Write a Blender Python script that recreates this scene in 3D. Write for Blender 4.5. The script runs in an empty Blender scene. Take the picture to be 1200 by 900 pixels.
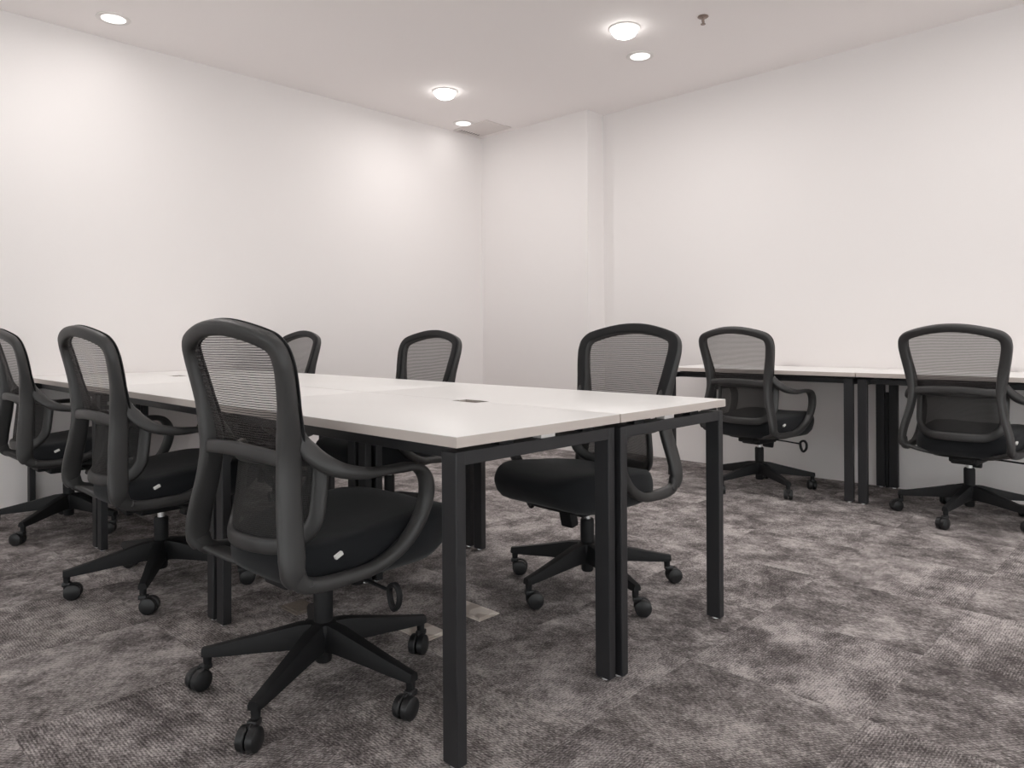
import bpy, bmesh, math, random
from mathutils import Vector, Matrix
random.seed(7)
PI = math.pi
SC = bpy.context.scene
COL = SC.collection

# ------------------------------------------------------------------ room numbers (metres)
HC = 2.83           # ceiling height
XR = 3.89           # right-hand wall
YW = 3.722          # left-hand wall (the desk cluster stands against it)
COLD, COLY = 0.222, 2.468   # depth of the boxed-out wall and where it ends
XB, YB = -6.0, -6.4         # walls behind the camera
DT = 0.75           # desk height
DL, DW = 1.24, 0.6185       # one desk

# ------------------------------------------------------------------ materials
def new_mat(name):
    m = bpy.data.materials.new(name); m.use_nodes = True
    nt = m.node_tree
    for n in list(nt.nodes): nt.nodes.remove(n)
    out = nt.nodes.new('ShaderNodeOutputMaterial')
    b = nt.nodes.new('ShaderNodeBsdfPrincipled')
    nt.links.new(b.outputs[0], out.inputs[0])
    return m, nt, b, out

def N(nt, t, **kw):
    n = nt.nodes.new(t)
    for k, v in kw.items():
        if k in n.inputs: n.inputs[k].default_value = v
        else: setattr(n, k, v)
    return n

def math_node(nt, op, a, b=None, c=None):
    n = nt.nodes.new('ShaderNodeMath'); n.operation = op
    for i, v in enumerate((a, b, c)):
        if v is None: continue
        if isinstance(v, (int, float)): n.inputs[i].default_value = v
        else: nt.links.new(v, n.inputs[i])
    return n.outputs[0]

def bump(nt, b, height, strength=.2, dist=.001):
    bp = N(nt, 'ShaderNodeBump', Strength=strength, Distance=dist)
    nt.links.new(height, bp.inputs['Height']); nt.links.new(bp.outputs[0], b.inputs['Normal'])

def speckled(name, col, rough, nscale=400, bstr=.15, bdist=.0004, var=.12, metal=0.0, spec=.5):
    m, nt, b, out = new_mat(name)
    tc = N(nt, 'ShaderNodeTexCoord')
    nz = N(nt, 'ShaderNodeTexNoise', Scale=nscale, Detail=3.0)
    nt.links.new(tc.outputs['Object'], nz.inputs['Vector'])
    r = N(nt, 'ShaderNodeValToRGB')
    r.color_ramp.elements[0].position = .3; r.color_ramp.elements[1].position = .7
    r.color_ramp.elements[0].color = (*[c * (1 - var) for c in col], 1)
    r.color_ramp.elements[1].color = (*[min(1, c * (1 + var)) for c in col], 1)
    nt.links.new(nz.outputs['Fac'], r.inputs[0]); nt.links.new(r.outputs[0], b.inputs['Base Color'])
    b.inputs['Roughness'].default_value = rough; b.inputs['Metallic'].default_value = metal
    b.inputs['Specular IOR Level'].default_value = spec
    bump(nt, b, nz.outputs['Fac'], bstr, bdist)
    return m

M = {}
M['wall'] = speckled('wall_paint', (.82, .785, .775), .75, 220, .12, .0004, .008)
M['dimmed_wall'] = speckled('bounce_dimmed_wall', (.22, .215, .21), .75, 220, .12, .0004, .01)  # unseen back walls, darkened to cut bounced light
M['ceiling'] = speckled('ceiling_paint', (.93, .888, .878), .85, 200, .1, .0004, .008)
M['plastic'] = speckled('charcoal_plastic', (.037, .036, .036), .46, 900, .25, .0003, .08)
M['base_plastic'] = speckled('black_nylon', (.0085, .0085, .0095), .6, 900, .2, .0003, .1, spec=.3)
M['wheel'] = speckled('caster_rubber', (.010, .010, .011), .45, 600, .1, .0002, .1)
M['steel'] = speckled('powder_coated_steel', (.0165, .0165, .0185), .45, 1200, .2, .0002, .08)
M['tray'] = speckled('dark_tray_steel', (.013, .014, .016), .55, 900, .2, .0002, .08)
M['top'] = speckled('white_laminate', (.88, .868, .85), .38, 700, .05, .0001, .006)
M['edge'] = speckled('edge_banding', (.55, .49, .455), .45, 700, .05, .0001, .01)
M['fabric'] = speckled('black_seat_fabric', (.0135, .0145, .0165), .95, 1500, .5, .0008, .35, spec=.2)
for _n in M['fabric'].node_tree.nodes:
    if _n.type == 'BSDF_PRINCIPLED': _n.inputs['Sheen Weight'].default_value = .12; _n.inputs['Sheen Roughness'].default_value = .5
M['chrome'] = speckled('chrome', (.80, .80, .80), .38, 60, .02, .0001, .03, metal=1)
M['white_tag'] = speckled('white_label', (.75, .74, .72), .6, 300, .05, .0002, .04)
M['brass'] = speckled('aged_brass', (.30, .23, .20), .4, 200, .1, .0002, .15, metal=.6)
M['white_metal'] = speckled('white_enamel', (.80, .77, .75), .45, 300, .04, .0001, .01)
M['grille'] = speckled('grille_enamel', (.74, .69, .67), .55, 300, .04, .0001, .02)
M['void'] = speckled('duct_shade', (.035, .033, .032), .9, 60, .04, .0001, .1)
M['tan'] = speckled('tan_cover', (.20, .165, .14), .7, 120, .2, .0004, .15)

def plate_mat():
    m, nt, b, out = new_mat('brushed_floor_plate')
    tc = N(nt, 'ShaderNodeTexCoord')
    nz = N(nt, 'ShaderNodeTexNoise', Scale=14.0, Detail=2.0, Roughness=.4)
    nt.links.new(tc.outputs['Object'], nz.inputs['Vector'])
    r = N(nt, 'ShaderNodeValToRGB')
    e = r.color_ramp.elements
    e[0].position = .46; e[0].color = (.52, .45, .40, 1); e[1].position = .54; e[1].color = (.80, .74, .68, 1)
    nt.links.new(nz.outputs['Fac'], r.inputs[0]); nt.links.new(r.outputs[0], b.inputs['Base Color'])
    b.inputs['Roughness'].default_value = .38; b.inputs['Metallic'].default_value = .25
    return m
M['plate'] = plate_mat()

def mesh_mat(name, col, pitch, lo, hi, strand=.0026):
    """woven see-through mesh: horizontal cords with fine vertical threads between them"""
    m, nt, b, out = new_mat(name)
    b.inputs['Base Color'].default_value = (*col, 1); b.inputs['Roughness'].default_value = .7
    b.inputs['Specular IOR Level'].default_value = .3
    tc = N(nt, 'ShaderNodeTexCoord'); sx = N(nt, 'ShaderNodeSeparateXYZ')
    nt.links.new(tc.outputs['Object'], sx.inputs[0])
    nz = N(nt, 'ShaderNodeTexNoise', Scale=9.0, Detail=1.0)
    nt.links.new(tc.outputs['Object'], nz.inputs['Vector'])
    z = math_node(nt, 'ADD', sx.outputs['Z'], math_node(nt, 'MULTIPLY', nz.outputs['Fac'], .005))
    a = math_node(nt, 'FRACT', math_node(nt, 'MULTIPLY', z, 1 / pitch))
    cord = math_node(nt, 'LESS_THAN', a, .30)
    y = math_node(nt, 'FRACT', math_node(nt, 'MULTIPLY', sx.outputs['Y'], 1 / strand))
    thread = math_node(nt, 'LESS_THAN', y, .42)
    op = math_node(nt, 'MAXIMUM', math_node(nt, 'MULTIPLY', cord, hi), math_node(nt, 'ADD', math_node(nt, 'MULTIPLY', thread, .20), lo))
    tr = N(nt, 'ShaderNodeBsdfTransparent'); mx = N(nt, 'ShaderNodeMixShader')
    nt.links.new(op, mx.inputs[0]); nt.links.new(tr.outputs[0], mx.inputs[1]); nt.links.new(b.outputs[0], mx.inputs[2])
    nt.links.new(mx.outputs[0], out.inputs[0])
    return m
M['mesh'] = mesh_mat('back_mesh', (.040, .035, .035), .0062, .42, .95)
M['pad_mesh'] = mesh_mat('lumbar_mesh', (.020, .019, .019), .005, .74, .98)

def emit_mat(name, col, s):
    m, nt, b, out = new_mat(name)
    b.inputs['Base Color'].default_value = (.8, .8, .8, 1)
    b.inputs['Emission Color'].default_value = (*col, 1); b.inputs['Emission Strength'].default_value = s
    return m
M['lamp_bright'] = emit_mat('lit_spot_lens', (1, .985, .95), 9)
M['lamp_soft'] = emit_mat('lit_diffuser', (1, .98, .94), 1.35)

def glass_mat():
    m, nt, b, out = new_mat('fill_window_glass')
    tr = N(nt, 'ShaderNodeBsdfTransparent'); tr.inputs[0].default_value = (.93, .95, .95, 1)
    gl = N(nt, 'ShaderNodeBsdfGlossy', Roughness=.02); mx = N(nt, 'ShaderNodeMixShader'); mx.inputs[0].default_value = .06
    nt.links.new(tr.outputs[0], mx.inputs[1]); nt.links.new(gl.outputs[0], mx.inputs[2]); nt.links.new(mx.outputs[0], out.inputs[0])
    return m
M['glass'] = glass_mat()

def carpet_mat():
    m, nt, b, out = new_mat('grey_carpet_tile')
    L = nt.links
    tc = N(nt, 'ShaderNodeTexCoord'); s = N(nt, 'ShaderNodeSeparateXYZ'); L.new(tc.outputs['Object'], s.inputs[0])
    T = .5
    tx = math_node(nt, 'FLOOR', math_node(nt, 'DIVIDE', math_node(nt, 'ADD', s.outputs['X'], .13), T))
    ty = math_node(nt, 'FLOOR', math_node(nt, 'DIVIDE', math_node(nt, 'ADD', s.outputs['Y'], .07), T))
    cid = N(nt, 'ShaderNodeCombineXYZ'); L.new(tx, cid.inputs[0]); L.new(ty, cid.inputs[1])
    wn = N(nt, 'ShaderNodeTexWhiteNoise', noise_dimensions='2D'); L.new(cid.outputs[0], wn.inputs['Vector'])
    # quarter-turn laying: every other tile turned
    par = math_node(nt, 'MODULO', math_node(nt, 'ABSOLUTE', math_node(nt, 'ADD', tx, ty)), 2.0)
    def mix(f, a, c):
        return math_node(nt, 'ADD', math_node(nt, 'MULTIPLY', f, c), math_node(nt, 'MULTIPLY', math_node(nt, 'SUBTRACT', 1.0, f), a))
    u = mix(par, s.outputs['X'], s.outputs['Y']); v = mix(par, s.outputs['Y'], s.outputs['X'])
    off = N(nt, 'ShaderNodeVectorMath', operation='SCALE'); L.new(wn.outputs['Color'], off.inputs[0]); off.inputs['Scale'].default_value = 7.0
    def vec(ku, kv):
        c = N(nt, 'ShaderNodeCombineXYZ'); L.new(math_node(nt, 'MULTIPLY', u, ku), c.inputs[0]); L.new(math_node(nt, 'MULTIPLY', v, kv), c.inputs[1])
        a = N(nt, 'ShaderNodeVectorMath', operation='ADD'); L.new(c.outputs[0], a.inputs[0]); L.new(off.outputs[0], a.inputs[1])
        return a.outputs[0]
    def noise(vc, sc, det, ro):
        n = N(nt, 'ShaderNodeTexNoise', Scale=sc, Detail=det, Roughness=ro); L.new(vc, n.inputs['Vector']); return n.outputs['Fac']
    patches = noise(vec(1.0, .8), 6.0, 9.0, .76)
    streaks = noise(vec(1.0, .55), 34.0, 4.0, .7)
    grain = noise(vec(1.0, .42), 230.0, 3.0, .65)
    # rows of loops
    row = math_node(nt, 'SINE', math_node(nt, 'MULTIPLY', u, 2 * PI / .0078))
    loop = math_node(nt, 'SINE', math_node(nt, 'ADD', math_node(nt, 'MULTIPLY', v, 2 * PI / .0120), math_node(nt, 'MULTIPLY', u, 2 * PI / .0156)))
    rl = math_node(nt, 'MULTIPLY', math_node(nt, 'ADD', row, loop), .5)
    f = math_node(nt, 'ADD', math_node(nt, 'MULTIPLY', patches, 1.6), math_node(nt, 'MULTIPLY', streaks, .42))
    f = math_node(nt, 'ADD', f, math_node(nt, 'MULTIPLY', grain, 1.1))
    f = math_node(nt, 'ADD', f, math_node(nt, 'MULTIPLY', rl, .11))
    f = math_node(nt, 'ADD', f, math_node(nt, 'MULTIPLY', math_node(nt, 'SUBTRACT', wn.outputs['Value'], .5), .07))
    f = math_node(nt, 'SUBTRACT', f, 1.065)
    r = N(nt, 'ShaderNodeValToRGB'); L.new(f, r.inputs[0])
    e = r.color_ramp.elements
    e[0].position = .22; e[0].color = (.080, .070, .069, 1)
    e[1].position = .80; e[1].color = (.60, .555, .54, 1)
    x = r.color_ramp.elements.new(.45); x.color = (.205, .184, .180, 1)
    x = r.color_ramp.elements.new(.60); x.color = (.365, .332, .324, 1)
    L.new(r.outputs[0], b.inputs['Base Color'])
    b.inputs['Roughness'].default_value = .95; b.inputs['Specular IOR Level'].default_value = .15
    h = math_node(nt, 'ADD', math_node(nt, 'MULTIPLY', grain, .8), math_node(nt, 'MULTIPLY', rl, .4))
    # a fine groove where the tiles butt
    gx = math_node(nt, 'ABSOLUTE', math_node(nt, 'SUBTRACT', math_node(nt, 'FRACT', math_node(nt, 'DIVIDE', math_node(nt, 'ADD', s.outputs['X'], .13), T)), .5))
    gy = math_node(nt, 'ABSOLUTE', math_node(nt, 'SUBTRACT', math_node(nt, 'FRACT', math_node(nt, 'DIVIDE', math_node(nt, 'ADD', s.outputs['Y'], .07), T)), .5))
    g = math_node(nt, 'GREATER_THAN', math_node(nt, 'MAXIMUM', gx, gy), .496)
    h = math_node(nt, 'SUBTRACT', h, math_node(nt, 'MULTIPLY', g, .7))
    bump(nt, b, h, .8, .003)
    return m
M['carpet'] = carpet_mat()

# ------------------------------------------------------------------ mesh helpers
def finish(name, bm, mat, parent=None, angle=35, loc=None):
    bmesh.ops.recalc_face_normals(bm, faces=bm.faces)
    me = bpy.data.meshes.new(name); bm.to_mesh(me); bm.free()
    for p in me.polygons: p.use_smooth = True
    me.set_sharp_from_angle(angle=math.radians(angle))
    for k in (mat if isinstance(mat, (list, tuple)) else [mat]): me.materials.append(k)
    o = bpy.data.objects.new(name, me); COL.objects.link(o)
    if parent: o.parent = parent
    if loc: o.location = loc
    return o

def box(bm, lo, hi, bev=.0, seg=2, mi=0, rot=None, piv=None):
    lo, hi = Vector(lo), Vector(hi)
    r = bmesh.ops.create_cube(bm, size=1)
    vs = r['verts']
    for v in vs:
        v.co = Vector([(lo[i] + hi[i]) / 2 + v.co[i] * (hi[i] - lo[i]) for i in range(3)])
    fs = set(f for v in vs for f in v.link_faces)
    if bev:
        es = set(e for v in vs for e in v.link_edges)
        rb = bmesh.ops.bevel(bm, geom=list(es), offset=bev, segments=seg, affect='EDGES', profile=.5)
        fs = set(rb['faces']) | set(f for f in fs if f.is_valid)
        vs = list(set(v for f in fs for v in f.verts))
    for f in fs: f.material_index = mi
    if rot is not None:
        c = Vector(piv) if piv else (lo + hi) / 2
        for v in vs: v.co = c + rot @ (v.co - c)
    return vs

def lathe(bm, prof, c=(0, 0, 0), axis='Z', n=24, mi=0):
    """prof: (radius, height) pairs, closed at ends with radius 0 where given"""
    c = Vector(c); rings = []
    def place(r, h, a):
        x, y = r * math.cos(a), r * math.sin(a)
        if axis == 'Z': return c + Vector((x, y, h))
        if axis == 'Y': return c + Vector((x, h, y))
        return c + Vector((h, x, y))
    for r, h in prof:
        if r < 1e-6: rings.append([bm.verts.new(place(0, h, 0))])
        else: rings.append([bm.verts.new(place(r, h, 2 * PI * k / n)) for k in range(n)])
    for A, B in zip(rings, rings[1:]):
        for k in range(n):
            a = [A[k % len(A)], A[(k + 1) % len(A)], B[(k + 1) % len(B)], B[k % len(B)]]
            u = []
            for v in a:
                if v not in u: u.append(v)
            if len(u) > 2:
                f = bm.faces.new(u); f.material_index = mi
    for R in (rings[0], rings[-1]):
        if len(R) > 2:
            f = bm.faces.new(R); f.material_index = mi
    return [v for R in rings for v in R]

def cr(pts, n=8, closed=False):
    """Catmull-Rom through points (tuples of any length)"""
    P = [Vector(p) for p in pts]; out = []
    m = len(P); rng = range(m if closed else m - 1)
    for i in rng:
        if closed: p0, p1, p2, p3 = P[(i - 1) % m], P[i], P[(i + 1) % m], P[(i + 2) % m]
        else: p0, p1, p2, p3 = P[max(i - 1, 0)], P[i], P[i + 1], P[min(i + 2, m - 1)]
        for k in range(n):
            t = k / n
            out.append(.5 * ((2 * p1) + (p2 - p0) * t + (2 * p0 - 5 * p1 + 4 * p2 - p3) * t * t + (3 * p1 - p0 - 3 * p2 + p3) * t ** 3))
    if not closed: out.append(P[-1])
    return out

def interp(x, tab):
    if x <= tab[0][0]: return tab[0][1]
    for (a, va), (b, vb) in zip(tab, tab[1:]):
        if x <= b: return va + (vb - va) * (x - a) / (b - a)
    return tab[-1][1]

def superell(k, n, e):
    a = 2 * PI * k / n; c, s = math.cos(a), math.sin(a)
    return math.copysign(abs(c) ** (2 / e), c), math.copysign(abs(s) ** (2 / e), s)

def sweep(bm, pts, nrm, w, d, closed=False, ns=16, e=3.5, mi=0):
    """ribbon along pts; nrm[i] thickness direction; w, d half extents (list or number): w across, d along nrm"""
    n = len(pts); rings = []
    for i in range(n):
        if closed: t = pts[(i + 1) % n] - pts[i - 1]
        else: t = pts[min(i + 1, n - 1)] - pts[max(i - 1, 0)]
        t.normalize()
        e2 = Vector(nrm[i]); e2 = (e2 - t * e2.dot(t)).normalized(); e1 = t.cross(e2)
        wi = w[i] if isinstance(w, list) else w; di = d[i] if isinstance(d, list) else d
        ring = []
        for k in range(ns):
            a, b_ = superell(k, ns, e)
            ring.append(bm.verts.new(pts[i] + e1 * (a * wi) + e2 * (b_ * di)))
        rings.append(ring)
    pairs = list(zip(rings, rings[1:])) + ([(rings[-1], rings[0])] if closed else [])
    for A, B in pairs:
        for k in range(ns):
            f = bm.faces.new((A[k], A[(k + 1) % ns], B[(k + 1) % ns], B[k])); f.material_index = mi
    if not closed:
        bm.faces.new(rings[0][::-1]); bm.faces.new(rings[-1])

def tag(o, label=None, cat=None, group=None, kind=None):
    if label: o['label'] = label
    if cat: o['category'] = cat
    if group: o['group'] = group
    if kind: o['kind'] = kind
    return o

def empty(name, loc=(0, 0, 0), rz=0):
    o = bpy.data.objects.new(name, None); COL.objects.link(o)
    o.location = loc; o.rotation_euler = (0, 0, rz); o.empty_display_size = .1
    return o

def dup(root):
    r = root.copy(); COL.objects.link(r)
    for ch in root.children:
        c = ch.copy(); COL.objects.link(c); c.parent = r
        for g in ch.children:
            d = g.copy(); COL.objects.link(d); d.parent = c
    return r

# ------------------------------------------------------------------ the room
def slab(name, lo, hi, mat, label):
    bm = bmesh.new(); box(bm, lo, hi)
    o = finish(name, bm, mat); tag(o, label, kind='structure'); return o
TH = .12
slab('floor', (XB - TH, YB - TH, -.1), (XR + TH, YW + TH, 0), M['carpet'], 'mottled grey carpet tile floor')
slab('ceiling', (XB - TH, YB - TH, HC), (XR + TH, YW + TH, HC + .1), M['ceiling'], 'plain off-white plaster ceiling')
slab('wall_left', (XB - TH, YW, 0), (XR + TH, YW + TH, HC), M['wall'], 'bare white wall behind the far ends of the desk cluster')
slab('wall_right', (XR, YB - TH, 0), (XR + TH, YW, HC), M['wall'], 'bare white wall behind the wall-side desks')
slab('wall_corner', (XR - COLD, COLY, 0), (XR, YW, HC), M['wall'], 'boxed-out section of white wall in the corner')
def fill_window_wall(tagname, axis, pos, a0, a1, wname, label, z1=2.60):  # the window is added as a source of soft frontal light
    """unseen outer wall with an added fill-light window: wall pieces in one mesh, the window its own object with frame and glass"""
    z0 = .06; w0, w1 = a0 + .5, a1 - .5
    def span(bm, p, q, za, zb, t0, t1, bev=0):
        if axis == 'X': box(bm, (pos + t0, p, za), (pos + t1, q, zb), bev, 1)
        else: box(bm, (p, pos + t0, za), (q, pos + t1, zb), bev, 1)
    bm = bmesh.new()
    span(bm, a0, a1, 0, z0, -TH, 0); span(bm, a0, a1, z1, HC, -TH, 0); span(bm, a0, w0, z0, z1, -TH, 0); span(bm, w1, a1, z0, z1, -TH, 0)
    tag(finish(tagname, bm, M['dimmed_wall']), label, kind='structure')
    bm = bmesh.new(); n = 6
    span(bm, w0, w1, z0, z0 + .05, -.09, -.03); span(bm, w0, w1, z1 - .05, z1, -.09, -.03)
    for k in range(n + 1):
        c = w0 + .025 + (w1 - w0 - .05) * k / n; span(bm, c - .025, c + .025, z0 + .05, z1 - .05, -.09, -.03)
    wf = finish(wname, bm, M['steel']); tag(wf, 'added fill-light window with slim dark frame in the ' + tagname.replace('_', ' '), kind='structure')
    bm = bmesh.new(); span(bm, w0 + .01, w1 - .01, z0 + .01, z1 - .01, -.063, -.057)
    finish('pane', bm, M['glass'], wf)
fill_window_wall('wall_back', 'X', XB, YB, YW, 'fill_window_1', 'unseen wall greyed to cut bounce, with an added fill window, behind the camera', 1.9)
fill_window_wall('wall_near', 'Y', YB, XB, XR, 'fill_window_2', 'unseen wall greyed to cut bounce, with an added fill window, near side of room')

# ------------------------------------------------------------------ desks
LEGX, LEGY = .030, .050        # leg section across and along the desk
INS = .014                      # leg inset from the top's edges
TOPT = .025
def make_desk():
    """local: x 0..DW (x=0 sitting side, x=DW spine side), y 0..DL"""
    r = empty('office_desk')
    # tabletop with a cable notch in the spine edge
    bm = bmesh.new()
    g = .0015; nw, nd = .062, .034
    yc = DL / 2
    out = [(g, g), (DW - g, g), (DW - g, yc - nw), (DW - nd, yc - nw), (DW - nd, yc + nw), (DW - g, yc + nw), (DW - g, DL - g), (g, DL - g)]
    vb = [bm.verts.new((x, y, DT - TOPT)) for x, y in out]; vt = [bm.verts.new((x, y, DT)) for x, y in out]
    ft = bm.faces.new(vt); bm.faces.new(vb[::-1])
    sides = []
    for k in range(len(out)):
        f = bm.faces.new((vb[k], vb[(k + 1) % len(out)], vt[(k + 1) % len(out)], vt[k])); f.material_index = 1; sides.append(f)
    bmesh.ops.bevel(bm, geom=list(ft.edges), offset=.0012, segments=2, affect='EDGES', profile=.5)
    finish('tabletop', bm, [M['top'], M['edge']], r, 30)
    top_leg = DT - TOPT - .013
    xs = (INS, DW - .0045 - LEGX); ys = (INS, DL - INS - LEGY)
    ys = (.0175, DL - .0045 - LEGY)
    BH = .032
    for y in ys:
        for x in xs:
            bm = bmesh.new()
            box(bm, (x, y, .006), (x + LEGX, y + LEGY, top_leg), .0025, 2)
            l = finish('leg', bm, M['steel'], r, 18)
            bm = bmesh.new()
            lathe(bm, [(0, 0), (.011, 0), (.011, .004), (.008, .010), (0, .010)], (x + LEGX / 2, y + LEGY / 2, 0), n=16)
            tag(finish('levelling_foot', bm, M['chrome'], l), 'small metal levelling foot')
        bm = bmesh.new()
        box(bm, (xs[0] + LEGX - .001, y + .001, top_leg - BH), (xs[1] + .001, y + LEGY - .001, top_leg), .002, 2)
        finish('end_beam', bm, M['steel'], r, 18)
        for x, wd, mt in ((.31, .055, 'white_metal'), (.16, .05, 'base_plastic'), (DW - .14, .05, 'base_plastic')):
            bm = bmesh.new()
            box(bm, (x, y + .008, top_leg - .001), (x + wd, y + LEGY - .012, DT - TOPT), .001, 1)
            finish('spacer', bm, M[mt], r, 18)
    for x in (.075, DW - .11):
        bm = bmesh.new()
        box(bm, (x, ys[0] + LEGY - .001, top_leg - BH + .002), (x + .03, ys[1] + .001, top_leg - .002), .002, 2)
        finish('long_beam', bm, M['steel'], r, 18)
    return r

desk0 = make_desk()
used = [False]
def place_desk(loc, rz, label, group):
    o = desk0 if not used[0] else dup(desk0)
    used[0] = True
    o.location = loc; o.rotation_euler = (0, 0, rz); tag(o, label, 'desk', group)
    return o
G1 = 'white desks of the central cluster'
near = ['white-topped black-framed desk nearest the camera, where the closest chair is tucked',
        'white-topped middle desk between the closest desk and the wall, its chair showing a white tag',
        'white-topped desk touching the bare wall, beside the chair cut by the picture edge']
far = ['white-topped desk at the open end of the cluster, its chair facing the camera',
       'white-topped middle desk of the far row, its chair showing only a backrest',
       'white-topped desk touching the bare wall in the far row, behind the closest chair']
for k in range(3):
    place_desk((0, k * DL, 0), 0, near[k], G1)
for k in range(3):
    place_desk((2 * DW + .003, (k + 1) * DL, 0), PI, far[k], G1)
G2 = 'white desks along the right wall'
WX = 3.2705
place_desk((WX, .252, 0), 0, 'white-topped desk against the plain wall, beside the angled chair with the lever showing', G2)
place_desk((WX, .248 - DL, 0), 0, 'white-topped desk against the plain wall, running out of the picture behind the last chair', G2)

bm = bmesh.new()
box(bm, (0, -.0095, 0), (.022, .0095, .60), .002, 1)
for k in range(2): box(bm, (-.0015, -.007 + k * .008, .01), (.001, -.001 + k * .008, .59))
cv = finish('cable_riser', bm, M['tray'], None, 35, (XR - .0235, .2595, 0))
tag(cv, 'slim black upright cable duct on the wall between the paired rear desk legs', 'cable duct')

# ------------------------------------------------------------------ office chair (faces +x, column at the origin)
XPROF = [(.30, -.188), (.33, -.215), (.37, -.237), (.42, -.244), (.50, -.240), (.58, -.231), (.66, -.223), (.72, -.224), (.80, -.236), (.88, -.254), (.96, -.276), (1.03, -.298)]
XP = cr([(z, x, 0) for z, x in XPROF], 6)
XT = [(p[0], p[1]) for p in XP]
def bx_(z): return interp(z, XT)
def bn(z):
    d = (bx_(z + .01) - bx_(z - .01)) / .02
    return Vector((1, 0, -d)).normalized()
HALF = [(.388, .238), (.42, .243), (.46, .239), (.51, .227), (.57, .211), (.63, .200), (.69, .198), (.76, .207), (.83, .220), (.89, .2295), (.915, .2300)]
def hw_(z): return interp(z, HALF)
def concave(y, z): return -.018 * max(0, min(1, (z - .6) / .2)) * (1 - (y / .22) ** 2)

def make_chair():
    r = empty('office_chair')
    # --- back frame: both uprights and the top bow, one moulding
    side = [(h, z) for z, h in HALF]
    top = [(.2255, .938), (.209, .957), (.18, .969), (.14, .980), (.09, .990), (.045, .9955), (0, .997)]
    half = side + top
    full = [(y, z) for y, z in half] + [(-y, z) for y, z in reversed(half[:-1])]
    pp = cr([(y, z, 0) for y, z in full], 5)
    pts, nr, w, d = [], [], [], []
    for q in pp:
        y, z = q[0], q[1]
        pts.append(Vector((bx_(z) + concave(y, z), y, z))); nr.append(bn(z))
        w.append(interp(z, [(.36, .017), (.45, .014), (.60, .015), (.70, .020), (.78, .0235), (.94, .0235), (.98, .0205), (1.1, .0205)]))
        d.append(interp(z, [(.386, .012), (.395, .021), (.412, .029), (.45, .034), (.62, .032), (.72, .030), (.80, .021), (.95, .017), (1.1, .016)]))
    bm = bmesh.new(); sweep(bm, pts, nr, w, d, ns=20, e=3.2)
    # lumbar crossbar between the uprights
    yy = [-.203 + .406 * k / 20 for k in range(21)]
    P = [Vector((bx_(.68) - .012 + .0 * y - .016 * (1 - (y / .2) ** 2), y, .674 + .012 * (1 - (y / .2) ** 2))) for y in yy]
    sweep(bm, P, [bn(.68)] * 21, .0185, .011, ns=14, e=3)
    # yoke under the rear of the seat that joins the two uprights to the mechanism
    yy = [-.243 + .486 * k / 28 for k in range(29)]
    P = [Vector((-.218 + .115 * (1 - (y / .243) ** 2), y, .342 + .046 * (abs(y) / .243) ** 3.2)) for y in yy]
    sweep(bm, P, [Vector((0, 0, 1))] * 29, [.026 + .030 * (1 - (y / .243) ** 2) for y in yy], .010, ns=14, e=3)
    bf = finish('back_frame', bm, M['plastic'], r, 50)
    # thin front trim that clips the mesh to the frame
    bm = bmesh.new()
    sel = [i for i, q in enumerate(pp) if q[1] > .70]
    P = [pts[i] + nr[i] * (d[i] + .002) for i in sel]
    sweep(bm, P, [nr[i] for i in sel], [w[i] * .9 for i in sel], .005, ns=10, e=3)
    finish('mesh_trim', bm, M['base_plastic'], bf, 50)
    # --- back mesh
    bm = bmesh.new(); nz, ny = 26, 18; grid = []
    for i in range(nz + 1):
        z = .675 + (.993 - .675) * i / nz; row = []
        # half width limited by the bow of the frame
        h = hw_(z) if z < .915 else interp(z, [(.915, .230), (.938, .2255), (.957, .209), (.969, .18), (.980, .14), (.990, .09), (.9955, .045)])
        for j in range(ny + 1):
            y = -h + 2 * h * j / ny
            row.append(bm.verts.new((bx_(z) + concave(y, z) + .006, y, z)))
        grid.append(row)
    for i in range(nz):
        for j in range(ny): bm.faces.new((grid[i][j], grid[i][j + 1], grid[i + 1][j + 1], grid[i + 1][j]))
    finish('back_mesh', bm, M['mesh'], r, 80)
    # --- lumbar pad: rounded frame wrapping forward, with its own mesh
    def lx(y, z): return bx_(z) + .004 + .098 * (abs(y) / .2) ** 2.2
    def rr(hx, zlo, zhi, rb, rt, n=8):
        o = []
        for cx, cz, rad, a0 in ((hx - rb, zlo + rb, rb, -PI / 2), (hx - rt, zhi - rt, rt, 0), (-hx + rt, zhi - rt, rt, PI / 2), (-hx + rb, zlo + rb, rb, PI)):
            for k in range(n + 1):
                a = a0 + PI / 2 * k / n; o.append((cx + rad * math.cos(a), cz + rad * math.sin(a)))
        res = []
        for i in range(len(o)):
            a, b_ = o[i], o[(i + 1) % len(o)]
            L = math.hypot(a[0] - b_[0], a[1] - b_[1]); s = max(1, int(L / .02))
            for k in range(s): res.append((a[0] + (b_[0] - a[0]) * k / s, a[1] + (b_[1] - a[1]) * k / s))
        return res
    loop = rr(.192, .450, .668, .085, .025)
    P = [Vector((lx(y, z), y, z)) for y, z in loop]
    nr2 = [Vector((1, -math.copysign(1.0 * (abs(y) / .2) ** 1.2, y), 0)).normalized() for y, z in loop]
    bm = bmesh.new(); sweep(bm, P, nr2, .0205, .011, closed=True, ns=14, e=3)
    lf = finish('lumbar_frame', bm, M['plastic'], r, 50)
    bm = bmesh.new(); grid = []
    for i in range(13):
        z = .458 + .206 * i / 12; row = []
        hh = .192 if z > .537 else .192 - .085 * (1 - math.sqrt(max(0, 1 - ((.537 - z) / .085) ** 2)))
        for j in range(25):
            y = -hh + 2 * hh * j / 24
            row.append(bm.verts.new((lx(y, z) + .002, y, z)))
        grid.append(row)
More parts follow.
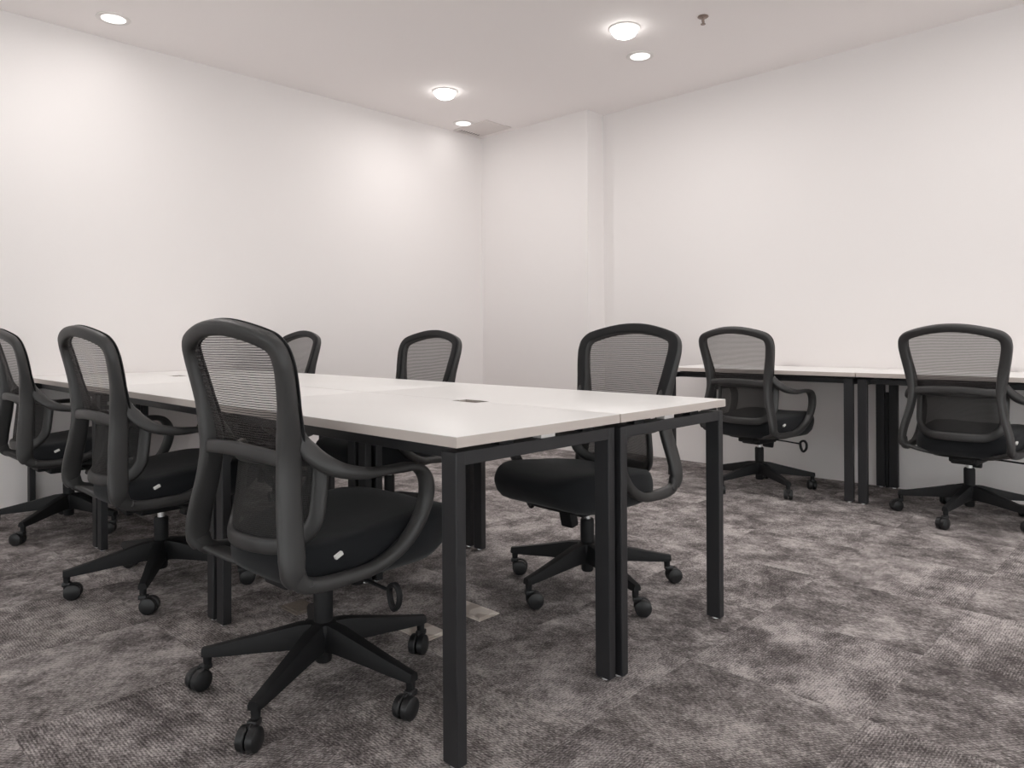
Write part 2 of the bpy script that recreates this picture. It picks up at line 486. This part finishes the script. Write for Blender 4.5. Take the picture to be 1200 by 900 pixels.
    for i in range(12):
        for j in range(24): bm.faces.new((grid[i][j], grid[i][j + 1], grid[i + 1][j + 1], grid[i + 1][j]))
    finish('lumbar_mesh', bm, M['pad_mesh'], lf, 80)
    # --- armrests: closed loops that leave the uprights and return under the seat
    for s in (1, -1):
        path = [(-.222, .2125, .80), (-.206, .206, .752), (-.190, .208, .712), (-.165, .226, .676), (-.12, .253, .645), (-.05, .266, .629), (.03, .270, .628), (.085, .272, .628),
                (.122, .272, .616), (.144, .272, .583), (.145, .271, .538), (.126, .269, .488), (.092, .266, .443), (.045, .262, .408), (-.02, .257, .382),
                (-.08, .252, .376), (-.14, .247, .373), (-.19, .242, .377), (-.222, .240, .391), (-.236, .240, .42)]
        q = cr([(a, b_ * s, c) for a, b_, c in path], 5)
        nn, ww, dd = [], [], []
        for i in range(len(q)):
            t = q[min(i + 1, len(q) - 1)] - q[max(i - 1, 0)]
            nn.append(Vector((-t.z, 0, t.x)))
            f = i / (len(q) - 1)
            ww.append(interp(f, [(0, .008), (.10, .012), (.18, .017), (.28, .023), (.42, .024), (.55, .021), (.8, .017), (1, .016)]))
            dd.append(interp(f, [(0, .006), (.06, .012), (.13, .024), (.20, .021), (.31, .0105), (.40, .012), (.5, .019), (.75, .0165), (.90, .019), (1, .026)]))
        bm = bmesh.new(); sweep(bm, q, nn, ww, dd, ns=14, e=2.8)
        finish('armrest', bm, M['plastic'], r, 60)
    # --- seat cushion
    def outline(k, n, sx, sy, ox):
        a = 2 * PI * k / n; c, s_ = math.cos(a), math.sin(a)
        ex = 2.7 if c > 0 else 4.2
        x = math.copysign(abs(c) ** (2 / ex), c); y = math.copysign(abs(s_) ** (2 / 3.8), s_)
        # front a little wider than the back
        return ox + x * sx, y * sy * (1 + .055 * x)
    n = 64; bm = bmesh.new(); rings = []
    OX, SX, SY = .072, .282, .238
    prof = [(.80, .352), (.90, .356), (.965, .372), (.995, .398), (1.0, .425), (.99, .450), (.965, .468), (.93, .478), (.80, .484), (.5, .484), (.2, .482)]
    for sc, z in prof:
        ring = []
        for k in range(n):
            x, y = outline(k, n, SX * sc, SY * sc, OX)
            fz = z
            t = max(0, (x - OX) / SX - .35) / .65          # waterfall front
            fz -= .030 * t * t * max(0, min(1, (z - .40) / .08))
            fz += .055 * t * t * max(0, min(1, (.44 - z) / .09))
            if z > .45: fz += .012 * (abs(y) / SY) ** 2 - .004
            ring.append(bm.verts.new((x, y, fz - .010 + .085 * (x - .06) * max(0, min(1, (z - .35) / .06)))))
        rings.append(ring)
    for A, B in zip(rings, rings[1:]):
        for k in range(n): bm.faces.new((A[k], A[(k + 1) % n], B[(k + 1) % n], B[k]))
    bm.faces.new(rings[0][::-1]); bm.faces.new(rings[-1])
    st = finish('seat', bm, M['fabric'], r, 60)
    bm = bmesh.new(); rings = []       # moulded pan below the cushion
    for sc, z in [(.55, .330), (.66, .332), (.72, .340), (.74, .356), (.72, .362)]:
        rings.append([bm.verts.new((*outline(k, n, SX * sc, SY * sc, OX - .045), z)) for k in range(n)])
    for A, B in zip(rings, rings[1:]):
        for k in range(n): bm.faces.new((A[k], A[(k + 1) % n], B[(k + 1) % n], B[k]))
    bm.faces.new(rings[0][::-1]); bm.faces.new(rings[-1])
    finish('seat_pan', bm, M['base_plastic'], st, 50)
    bm = bmesh.new()
    box(bm, (-.122, -.2395, .425), (-.099, -.2295, .435), .001, 1, rot=Matrix.Rotation(math.radians(-24), 3, 'Y'))
    tag(finish('care_tag', bm, M['white_tag'], st), 'small white fabric tag on the seat side')
    # --- tilt mechanism with lever and tension knob
    bm = bmesh.new()
    box(bm, (-.10, -.062, .292), (.10, .062, .338), .010, 3)
    box(bm, (-.150, -.055, .308), (-.06, .055, .338), .008, 2)
    mc = finish('tilt_mechanism', bm, M['base_plastic'], r)
    bm = bmesh.new()
    box(bm, (.088, -.030, .252), (.128, .030, .335), .008, 2, rot=Matrix.Rotation(math.radians(14), 3, 'Y'))
    finish('tension_knob', bm, M['base_plastic'], mc)
    bm = bmesh.new()
    P = cr([(.02, -.05, .318), (.03, -.13, .316), (.03, -.22, .312), (.03, -.262, .310)], 6)
    sweep(bm, P, [Vector((0, 0, 1))] * len(P), .0045, .0045, ns=10, e=2)
    lp = cr([(.03, -.258, .318), (.03, -.280, .330), (.03, -.296, .314), (.03, -.294, .284), (.03, -.276, .266), (.03, -.262, .284)], 5, True)
    sweep(bm, lp, [Vector((1, 0, 0))] * len(lp), .0065, .0085, closed=True, ns=10, e=2.4)
    finish('lever_handle', bm, M['base_plastic'], mc)
    # --- gas lift
    bm = bmesh.new()
    lathe(bm, [(0, .062), (.020, .062), (.0235, .068), (.0235, .10), (.0265, .20), (.0265, .258), (.0235, .264), (0, .264)], n=24)
    gc = finish('gas_cylinder', bm, M['base_plastic'], r)
    bm = bmesh.new(); lathe(bm, [(0, .255), (.0135, .255), (.0135, .305), (0, .305)], n=20)
    tag(finish('piston', bm, M['chrome'], gc), 'bright metal piston')
    # --- five-star base with twin-wheel casters
    bm = bmesh.new()
    lathe(bm, [(.026, .094), (.040, .098), (.044, .115), (.042, .158), (.036, .172), (.026, .176)], n=30)
    RB = .322
    for k in range(5):
        a = 2 * PI * k / 5; R = Matrix.Rotation(a, 3, 'Z')
        secs = [(.026, .024, .172, .102), (.07, .025, .168, .104), (.16, .0215, .146, .098), (.25, .0175, .125, .090), (RB - .012, .0150, .112, .086), (RB + .010, .0135, .108, .087)]
        rings = []
        for (x, hw, zt, zb) in secs:
            ring = [Vector((x, -hw, zb)), Vector((x, hw, zb)), Vector((x, hw * 1.04, (zt + zb) / 2)), Vector((x, hw * .72, zt)), Vector((x, 0, zt + .002)), Vector((x, -hw * .72, zt)), Vector((x, -hw * 1.04, (zt + zb) / 2))]
            rings.append([bm.verts.new(R @ v) for v in ring])
        for A, B in zip(rings, rings[1:]):
            for j in range(7): bm.faces.new((A[j], A[(j + 1) % 7], B[(j + 1) % 7], B[j]))
        bm.faces.new(rings[0][::-1]); bm.faces.new(rings[-1])
        lathe(bm, [(0, .062), (.011, .062), (.0125, .090), (0, .090)], R @ Vector((RB - .003, 0, 0)), n=14)
    bs = finish('star_base', bm, M['base_plastic'], r, 40)
    bm = bmesh.new()
    for s in (1, -1):
        y0, y1 = s * .002, s * .0255
        lathe(bm, [(0, y0), (.026, y0), (.0295, y0 + s * .003), (.0300, (y0 + y1) / 2), (.0285, y1 - s * .004), (.022, y1), (0, y1 + s * .001)], (-.024, 0, .030), 'Y', 26)
    lathe(bm, [(0, -.006), (.012, -.006), (.012, .006), (0, .006)], (-.024, 0, .030), 'Y', 16)
    # hood between the wheels and the stem
    box(bm, (-.030, -.004, .028), (.008, .004, .063), .002, 1)
    box(bm, (-.018, -.013, .050), (.012, .013, .066), .004, 2)
    lathe(bm, [(0, .048), (.0085, .048), (.0085, .088), (0, .088)], (0, 0, 0), n=12)
    c0 = finish('caster', bm, M['wheel'], bs, 40)
    for k in range(5):
        c = c0 if k == 0 else c0.copy()
        if k: COL.objects.link(c); c.parent = bs
        a = 2 * PI * k / 5
        c.location = (RB * math.cos(a), RB * math.sin(a), 0)
        c.rotation_euler = (0, 0, 0)
    return r

chair0 = make_chair()
NEARG, FARG, WALLG = 'chairs on the near side of the desk cluster', 'chairs on the far side of the desk cluster', 'chairs at the wall desks'
chairs = [  # x, y, heading, base angle and caster trail (world degrees), label
    (.038, .605, 2, 65, 200, 'black mesh office chair closest to the camera, tucked at the near corner of the desks', NEARG),
    (.043, 1.796, 2, 23, -40, 'black mesh office chair between the closest chair and the chair cut by the picture edge', NEARG),
    (.045, 3.03, 0, 4, 134, 'black mesh office chair beside the left wall, partly cut off by the picture edge', NEARG),
    (1.158, .54, 177, 33, -46, 'black mesh office chair facing the camera, seat front visible under the open desk end', FARG),
    (1.17, 1.82, 178, 10, 0, 'black mesh office chair with only its backrest rising alone behind the white desktops', FARG),
    (1.12, 3.08, 178, 40, 90, 'black mesh office chair whose backrest peeks out beside the closest chair', FARG),
    (3.286, .83, -7, 18.5, 30, 'black mesh office chair at the wall desk with its looped height lever showing', WALLG),
    (3.343, -.295, -4, 29, 150, 'black mesh office chair at the wall desk nearest the picture edge, back to camera', WALLG),
]
for i, (x, y, h, ba, trail, label, grp) in enumerate(chairs):
    c = chair0 if i == len(chairs) - 1 else dup(chair0)
    c.location = (x, y, 0); c.rotation_euler = (0, 0, math.radians(h)); tag(c, label, 'office chair', grp)
    low = {4: .016, 5: .008}.get(i, 0)      # gas lift set a little lower
    for ch in c.children:
        if not ch.name.startswith(('star_base', 'gas_cylinder')): ch.location.z = -low
        if ch.name.startswith('star_base'):
            ch.location.z = 0; ch.rotation_euler = (0, 0, math.radians(ba - h))
            for j, k in enumerate([g for g in ch.children]):     # casters swivelled the way the chair last rolled
                k.rotation_euler = (0, 0, math.radians(trail + 180 - ba + [4, -9, 12, -6, 8][j]))

# ------------------------------------------------------------------ floor boxes under the desks
def floor_plate(x0, y0, x1, y1, mat, label, lid=True):
    r = empty('floor_socket_box', ((x0 + x1) / 2, (y0 + y1) / 2, 0))
    a, b_ = (x1 - x0) / 2, (y1 - y0) / 2
    bm = bmesh.new()
    box(bm, (-a, -b_, 0), (a, b_, .005), .002, 2)
    finish('surround', bm, mat, r)
    bm = bmesh.new()
    box(bm, (-a + .012, -b_ + .012, .004), (a - .012, b_ - .012, .0075), .001, 1)
    finish('lid', bm, mat, r)
    tag(r, label, 'floor box', 'floor socket boxes under the desks')
floor_plate(.632, .594, .730, .785, M['plate'], 'pale metal floor box cover on the carpet just right of the nearest desk leg')
floor_plate(.402, .600, .500, .770, M['plate'], 'pale metal floor box cover beside the closest chair, partly behind its caster')
floor_plate(.235, 1.10, .330, 1.22, M['tan'], 'small tan floor box cover behind the closest chair, under the middle desks')

# ------------------------------------------------------------------ ceiling fittings
def lamp(name, loc, power, size, parent, col=(1, .97, .95)):
    d = bpy.data.lights.new(name, 'AREA'); d.energy = power; d.shape = 'DISK'; d.size = size; d.color = col
    o = bpy.data.objects.new(name, d); COL.objects.link(o); o.parent = parent; o.location = loc
    return o

def make_downlight(kind):
    r = empty('downlight')
    if kind == 'bright':
        bm = bmesh.new(); lathe(bm, [(.070, 0), (.094, 0), (.096, -.003), (.092, -.007), (.084, -.008), (.074, -.006)], n=40)
        finish('trim_ring', bm, M['white_metal'], r)
        bm = bmesh.new(); lathe(bm, [(.080, -.002), (.081, -.010), (.077, -.026), (.064, -.043), (.040, -.055), (0, -.060)], n=40)  # lens bulged into a dome to imitate a round glow
        finish('lens', bm, M['lamp_bright'], r, 60)
    else:
        bm = bmesh.new(); lathe(bm, [(.070, 0), (.090, 0), (.092, -.003), (.087, -.007), (.074, -.006)], n=40)
        finish('trim_ring', bm, M['white_metal'], r)
        bm = bmesh.new(); lathe(bm, [(.076, -.001), (.075, -.005), (.05, -.0075), (0, -.0085)], n=40)
        finish('diffuser', bm, M['lamp_soft'], r, 60)
    return r
dB, dS = make_downlight('bright'), make_downlight('soft')
first = {'bright': True, 'soft': True}
def place_light(kind, x, y, label, power):
    src = dB if kind == 'bright' else dS
    o = src if first[kind] else dup(src)
    first[kind] = False
    o.location = (x, y, HC)
    tag(o, label, 'ceiling light', 'bright dome downlights' if kind == 'bright' else 'flat disc downlights')
    return o, power, kind
PW = 11
todo = [
    place_light('bright', 2.56, 2.97, 'bright glowing downlight close to the corner air vent', PW * .54),
    place_light('bright', 2.58, 1.34, 'bright glowing downlight nearer the fire sprinkler', PW),
    place_light('bright', .12, 2.86, 'bright downlight above the chair beside the left wall, outside the picture', PW * .66),
    place_light('bright', .3, .4, 'added fill downlight above the near end of the desk cluster, outside the picture', PW * .3),  # this and the next four are unseen lamps added as fill
    place_light('bright', 2.6, -.6, 'added fill downlight above the wall desk at the picture edge, outside the picture', PW),
    place_light('bright', 2.3, -2.4, 'added fill downlight over the bare carpet beyond the wall desks, outside the picture', PW),
    place_light('bright', -1.5, 1.3, 'added fill downlight over the open floor behind the camera', PW * .25),
    place_light('bright', .3, -1.9, 'added fill downlight over the near end of the room, outside the picture', PW * .18),
    place_light('soft', 3.21, 3.475, 'dim flat downlight beside the corner air vent', .45),
    place_light('soft', 3.01, 1.515, 'dim flat downlight just beyond the brighter glowing light', .45),
    place_light('soft', .38, 3.386, 'dim flat downlight alone above the left wall', .45),
]
for o, p, kd in todo:
    lamp('downlight_lamp', (0, 0, -.062 if kd == 'bright' else -.010), p, .06 if kd == 'bright' else .14, o)

# corner air vent
r = empty('air_vent', (3.44, 3.475, HC))
hx, hy = .155, .215
bm = bmesh.new(); F = .022
for lo, hi in (((-hx, -hy, -.010), (hx, -hy + F, 0)), ((-hx, hy - F, -.010), (hx, hy, 0)), ((-hx, -hy + F, -.010), (-hx + F, hy - F, 0)), ((hx - F, -hy + F, -.010), (hx, hy - F, 0))):
    box(bm, lo, hi, .002, 1)
finish('vent_frame', bm, M['grille'], r)
bm = bmesh.new(); box(bm, (-hx + F, -hy + F, -.002), (hx - F, hy - F, -.0005)); finish('duct_shade_sheet', bm, M['void'], r)  # dark sheet stands in for the shade inside the duct
for k in range(9):
    x = -hx + F + .014 + k * (2 * hx - 2 * F - .028) / 8
    bm = bmesh.new()
    box(bm, (x - .0145, -hy + F - .002, -.009), (x + .0145, hy - F - .055, -.0065), rot=Matrix.Rotation(math.radians(10), 3, 'Y'))
    box(bm, (x - .006, hy - F - .058, -.009), (x + .006, hy - F + .002, -.0065))
    finish('louvre', bm, M['grille'], r)
tag(r, 'louvred square air vent in the ceiling at the wall corner', 'air vent')

# fire sprinkler
r = empty('fire_sprinkler', (2.767, .918, HC))
bm = bmesh.new(); lathe(bm, [(.012, 0), (.030, 0), (.032, -.003), (.026, -.008), (.014, -.010)], n=28)
finish('escutcheon', bm, M['brass'], r)
bm = bmesh.new(); lathe(bm, [(0, 0), (.009, 0), (.009, -.020), (.006, -.026), (.0045, -.040), (0, -.040)], n=16)
for s in (1, -1):
    P = cr([(s * .008, 0, -.018), (s * .012, 0, -.030), (s * .004, 0, -.046)], 5)
    sweep(bm, P, [Vector((0, 1, 0))] * len(P), .0025, .003, ns=8, e=2)
finish('body', bm, M['brass'], r)
bm = bmesh.new(); lathe(bm, [(0, -.044), (.014, -.044), (.014, -.047), (0, -.048)], n=20)
finish('deflector', bm, M['brass'], r)
tag(r, 'small pendent fire sprinkler head on the bare ceiling', 'fire sprinkler')

# ------------------------------------------------------------------ world, camera, view
w = bpy.data.worlds.new('world'); SC.world = w; w.use_nodes = True
w.node_tree.nodes['Background'].inputs[0].default_value = (1, .985, .98, 1)
w.node_tree.nodes['Background'].inputs[1].default_value = 3.3  # set to push soft fill through the added windows

F_, HY, ROLL, YAW, CX, CY, CZ = 845.83, 393.17, -.00535, .7632, -1.0581, -1.1827, .9722
cam = bpy.data.cameras.new('camera'); co = bpy.data.objects.new('camera', cam); COL.objects.link(co)
cam.sensor_width = 36; cam.sensor_fit = 'HORIZONTAL'; cam.lens = 36 * F_ / 1200
cam.shift_y = -(450 - HY) / 1200
cam.clip_start = .02
fw = Vector((math.cos(YAW), math.sin(YAW), 0)); rt = Vector((math.sin(YAW), -math.cos(YAW), 0)); up = Vector((0, 0, 1))
c, s = math.cos(-ROLL), math.sin(-ROLL)
R_ = rt * c - up * s; U_ = up * c + rt * s
mw = Matrix((R_, U_, -fw)).transposed().to_4x4(); mw.translation = (CX, CY, CZ)
co.matrix_world = mw
SC.camera = co
vs = SC.view_settings
vs.view_transform = 'Standard'; vs.look = 'None'; vs.gamma = 1; vs.use_curve_mapping = False
vs.exposure = 0.17
SC.cycles.max_bounces = 10; SC.cycles.diffuse_bounces = 6; SC.cycles.transparent_max_bounces = 24
SC.cycles.use_denoising = True
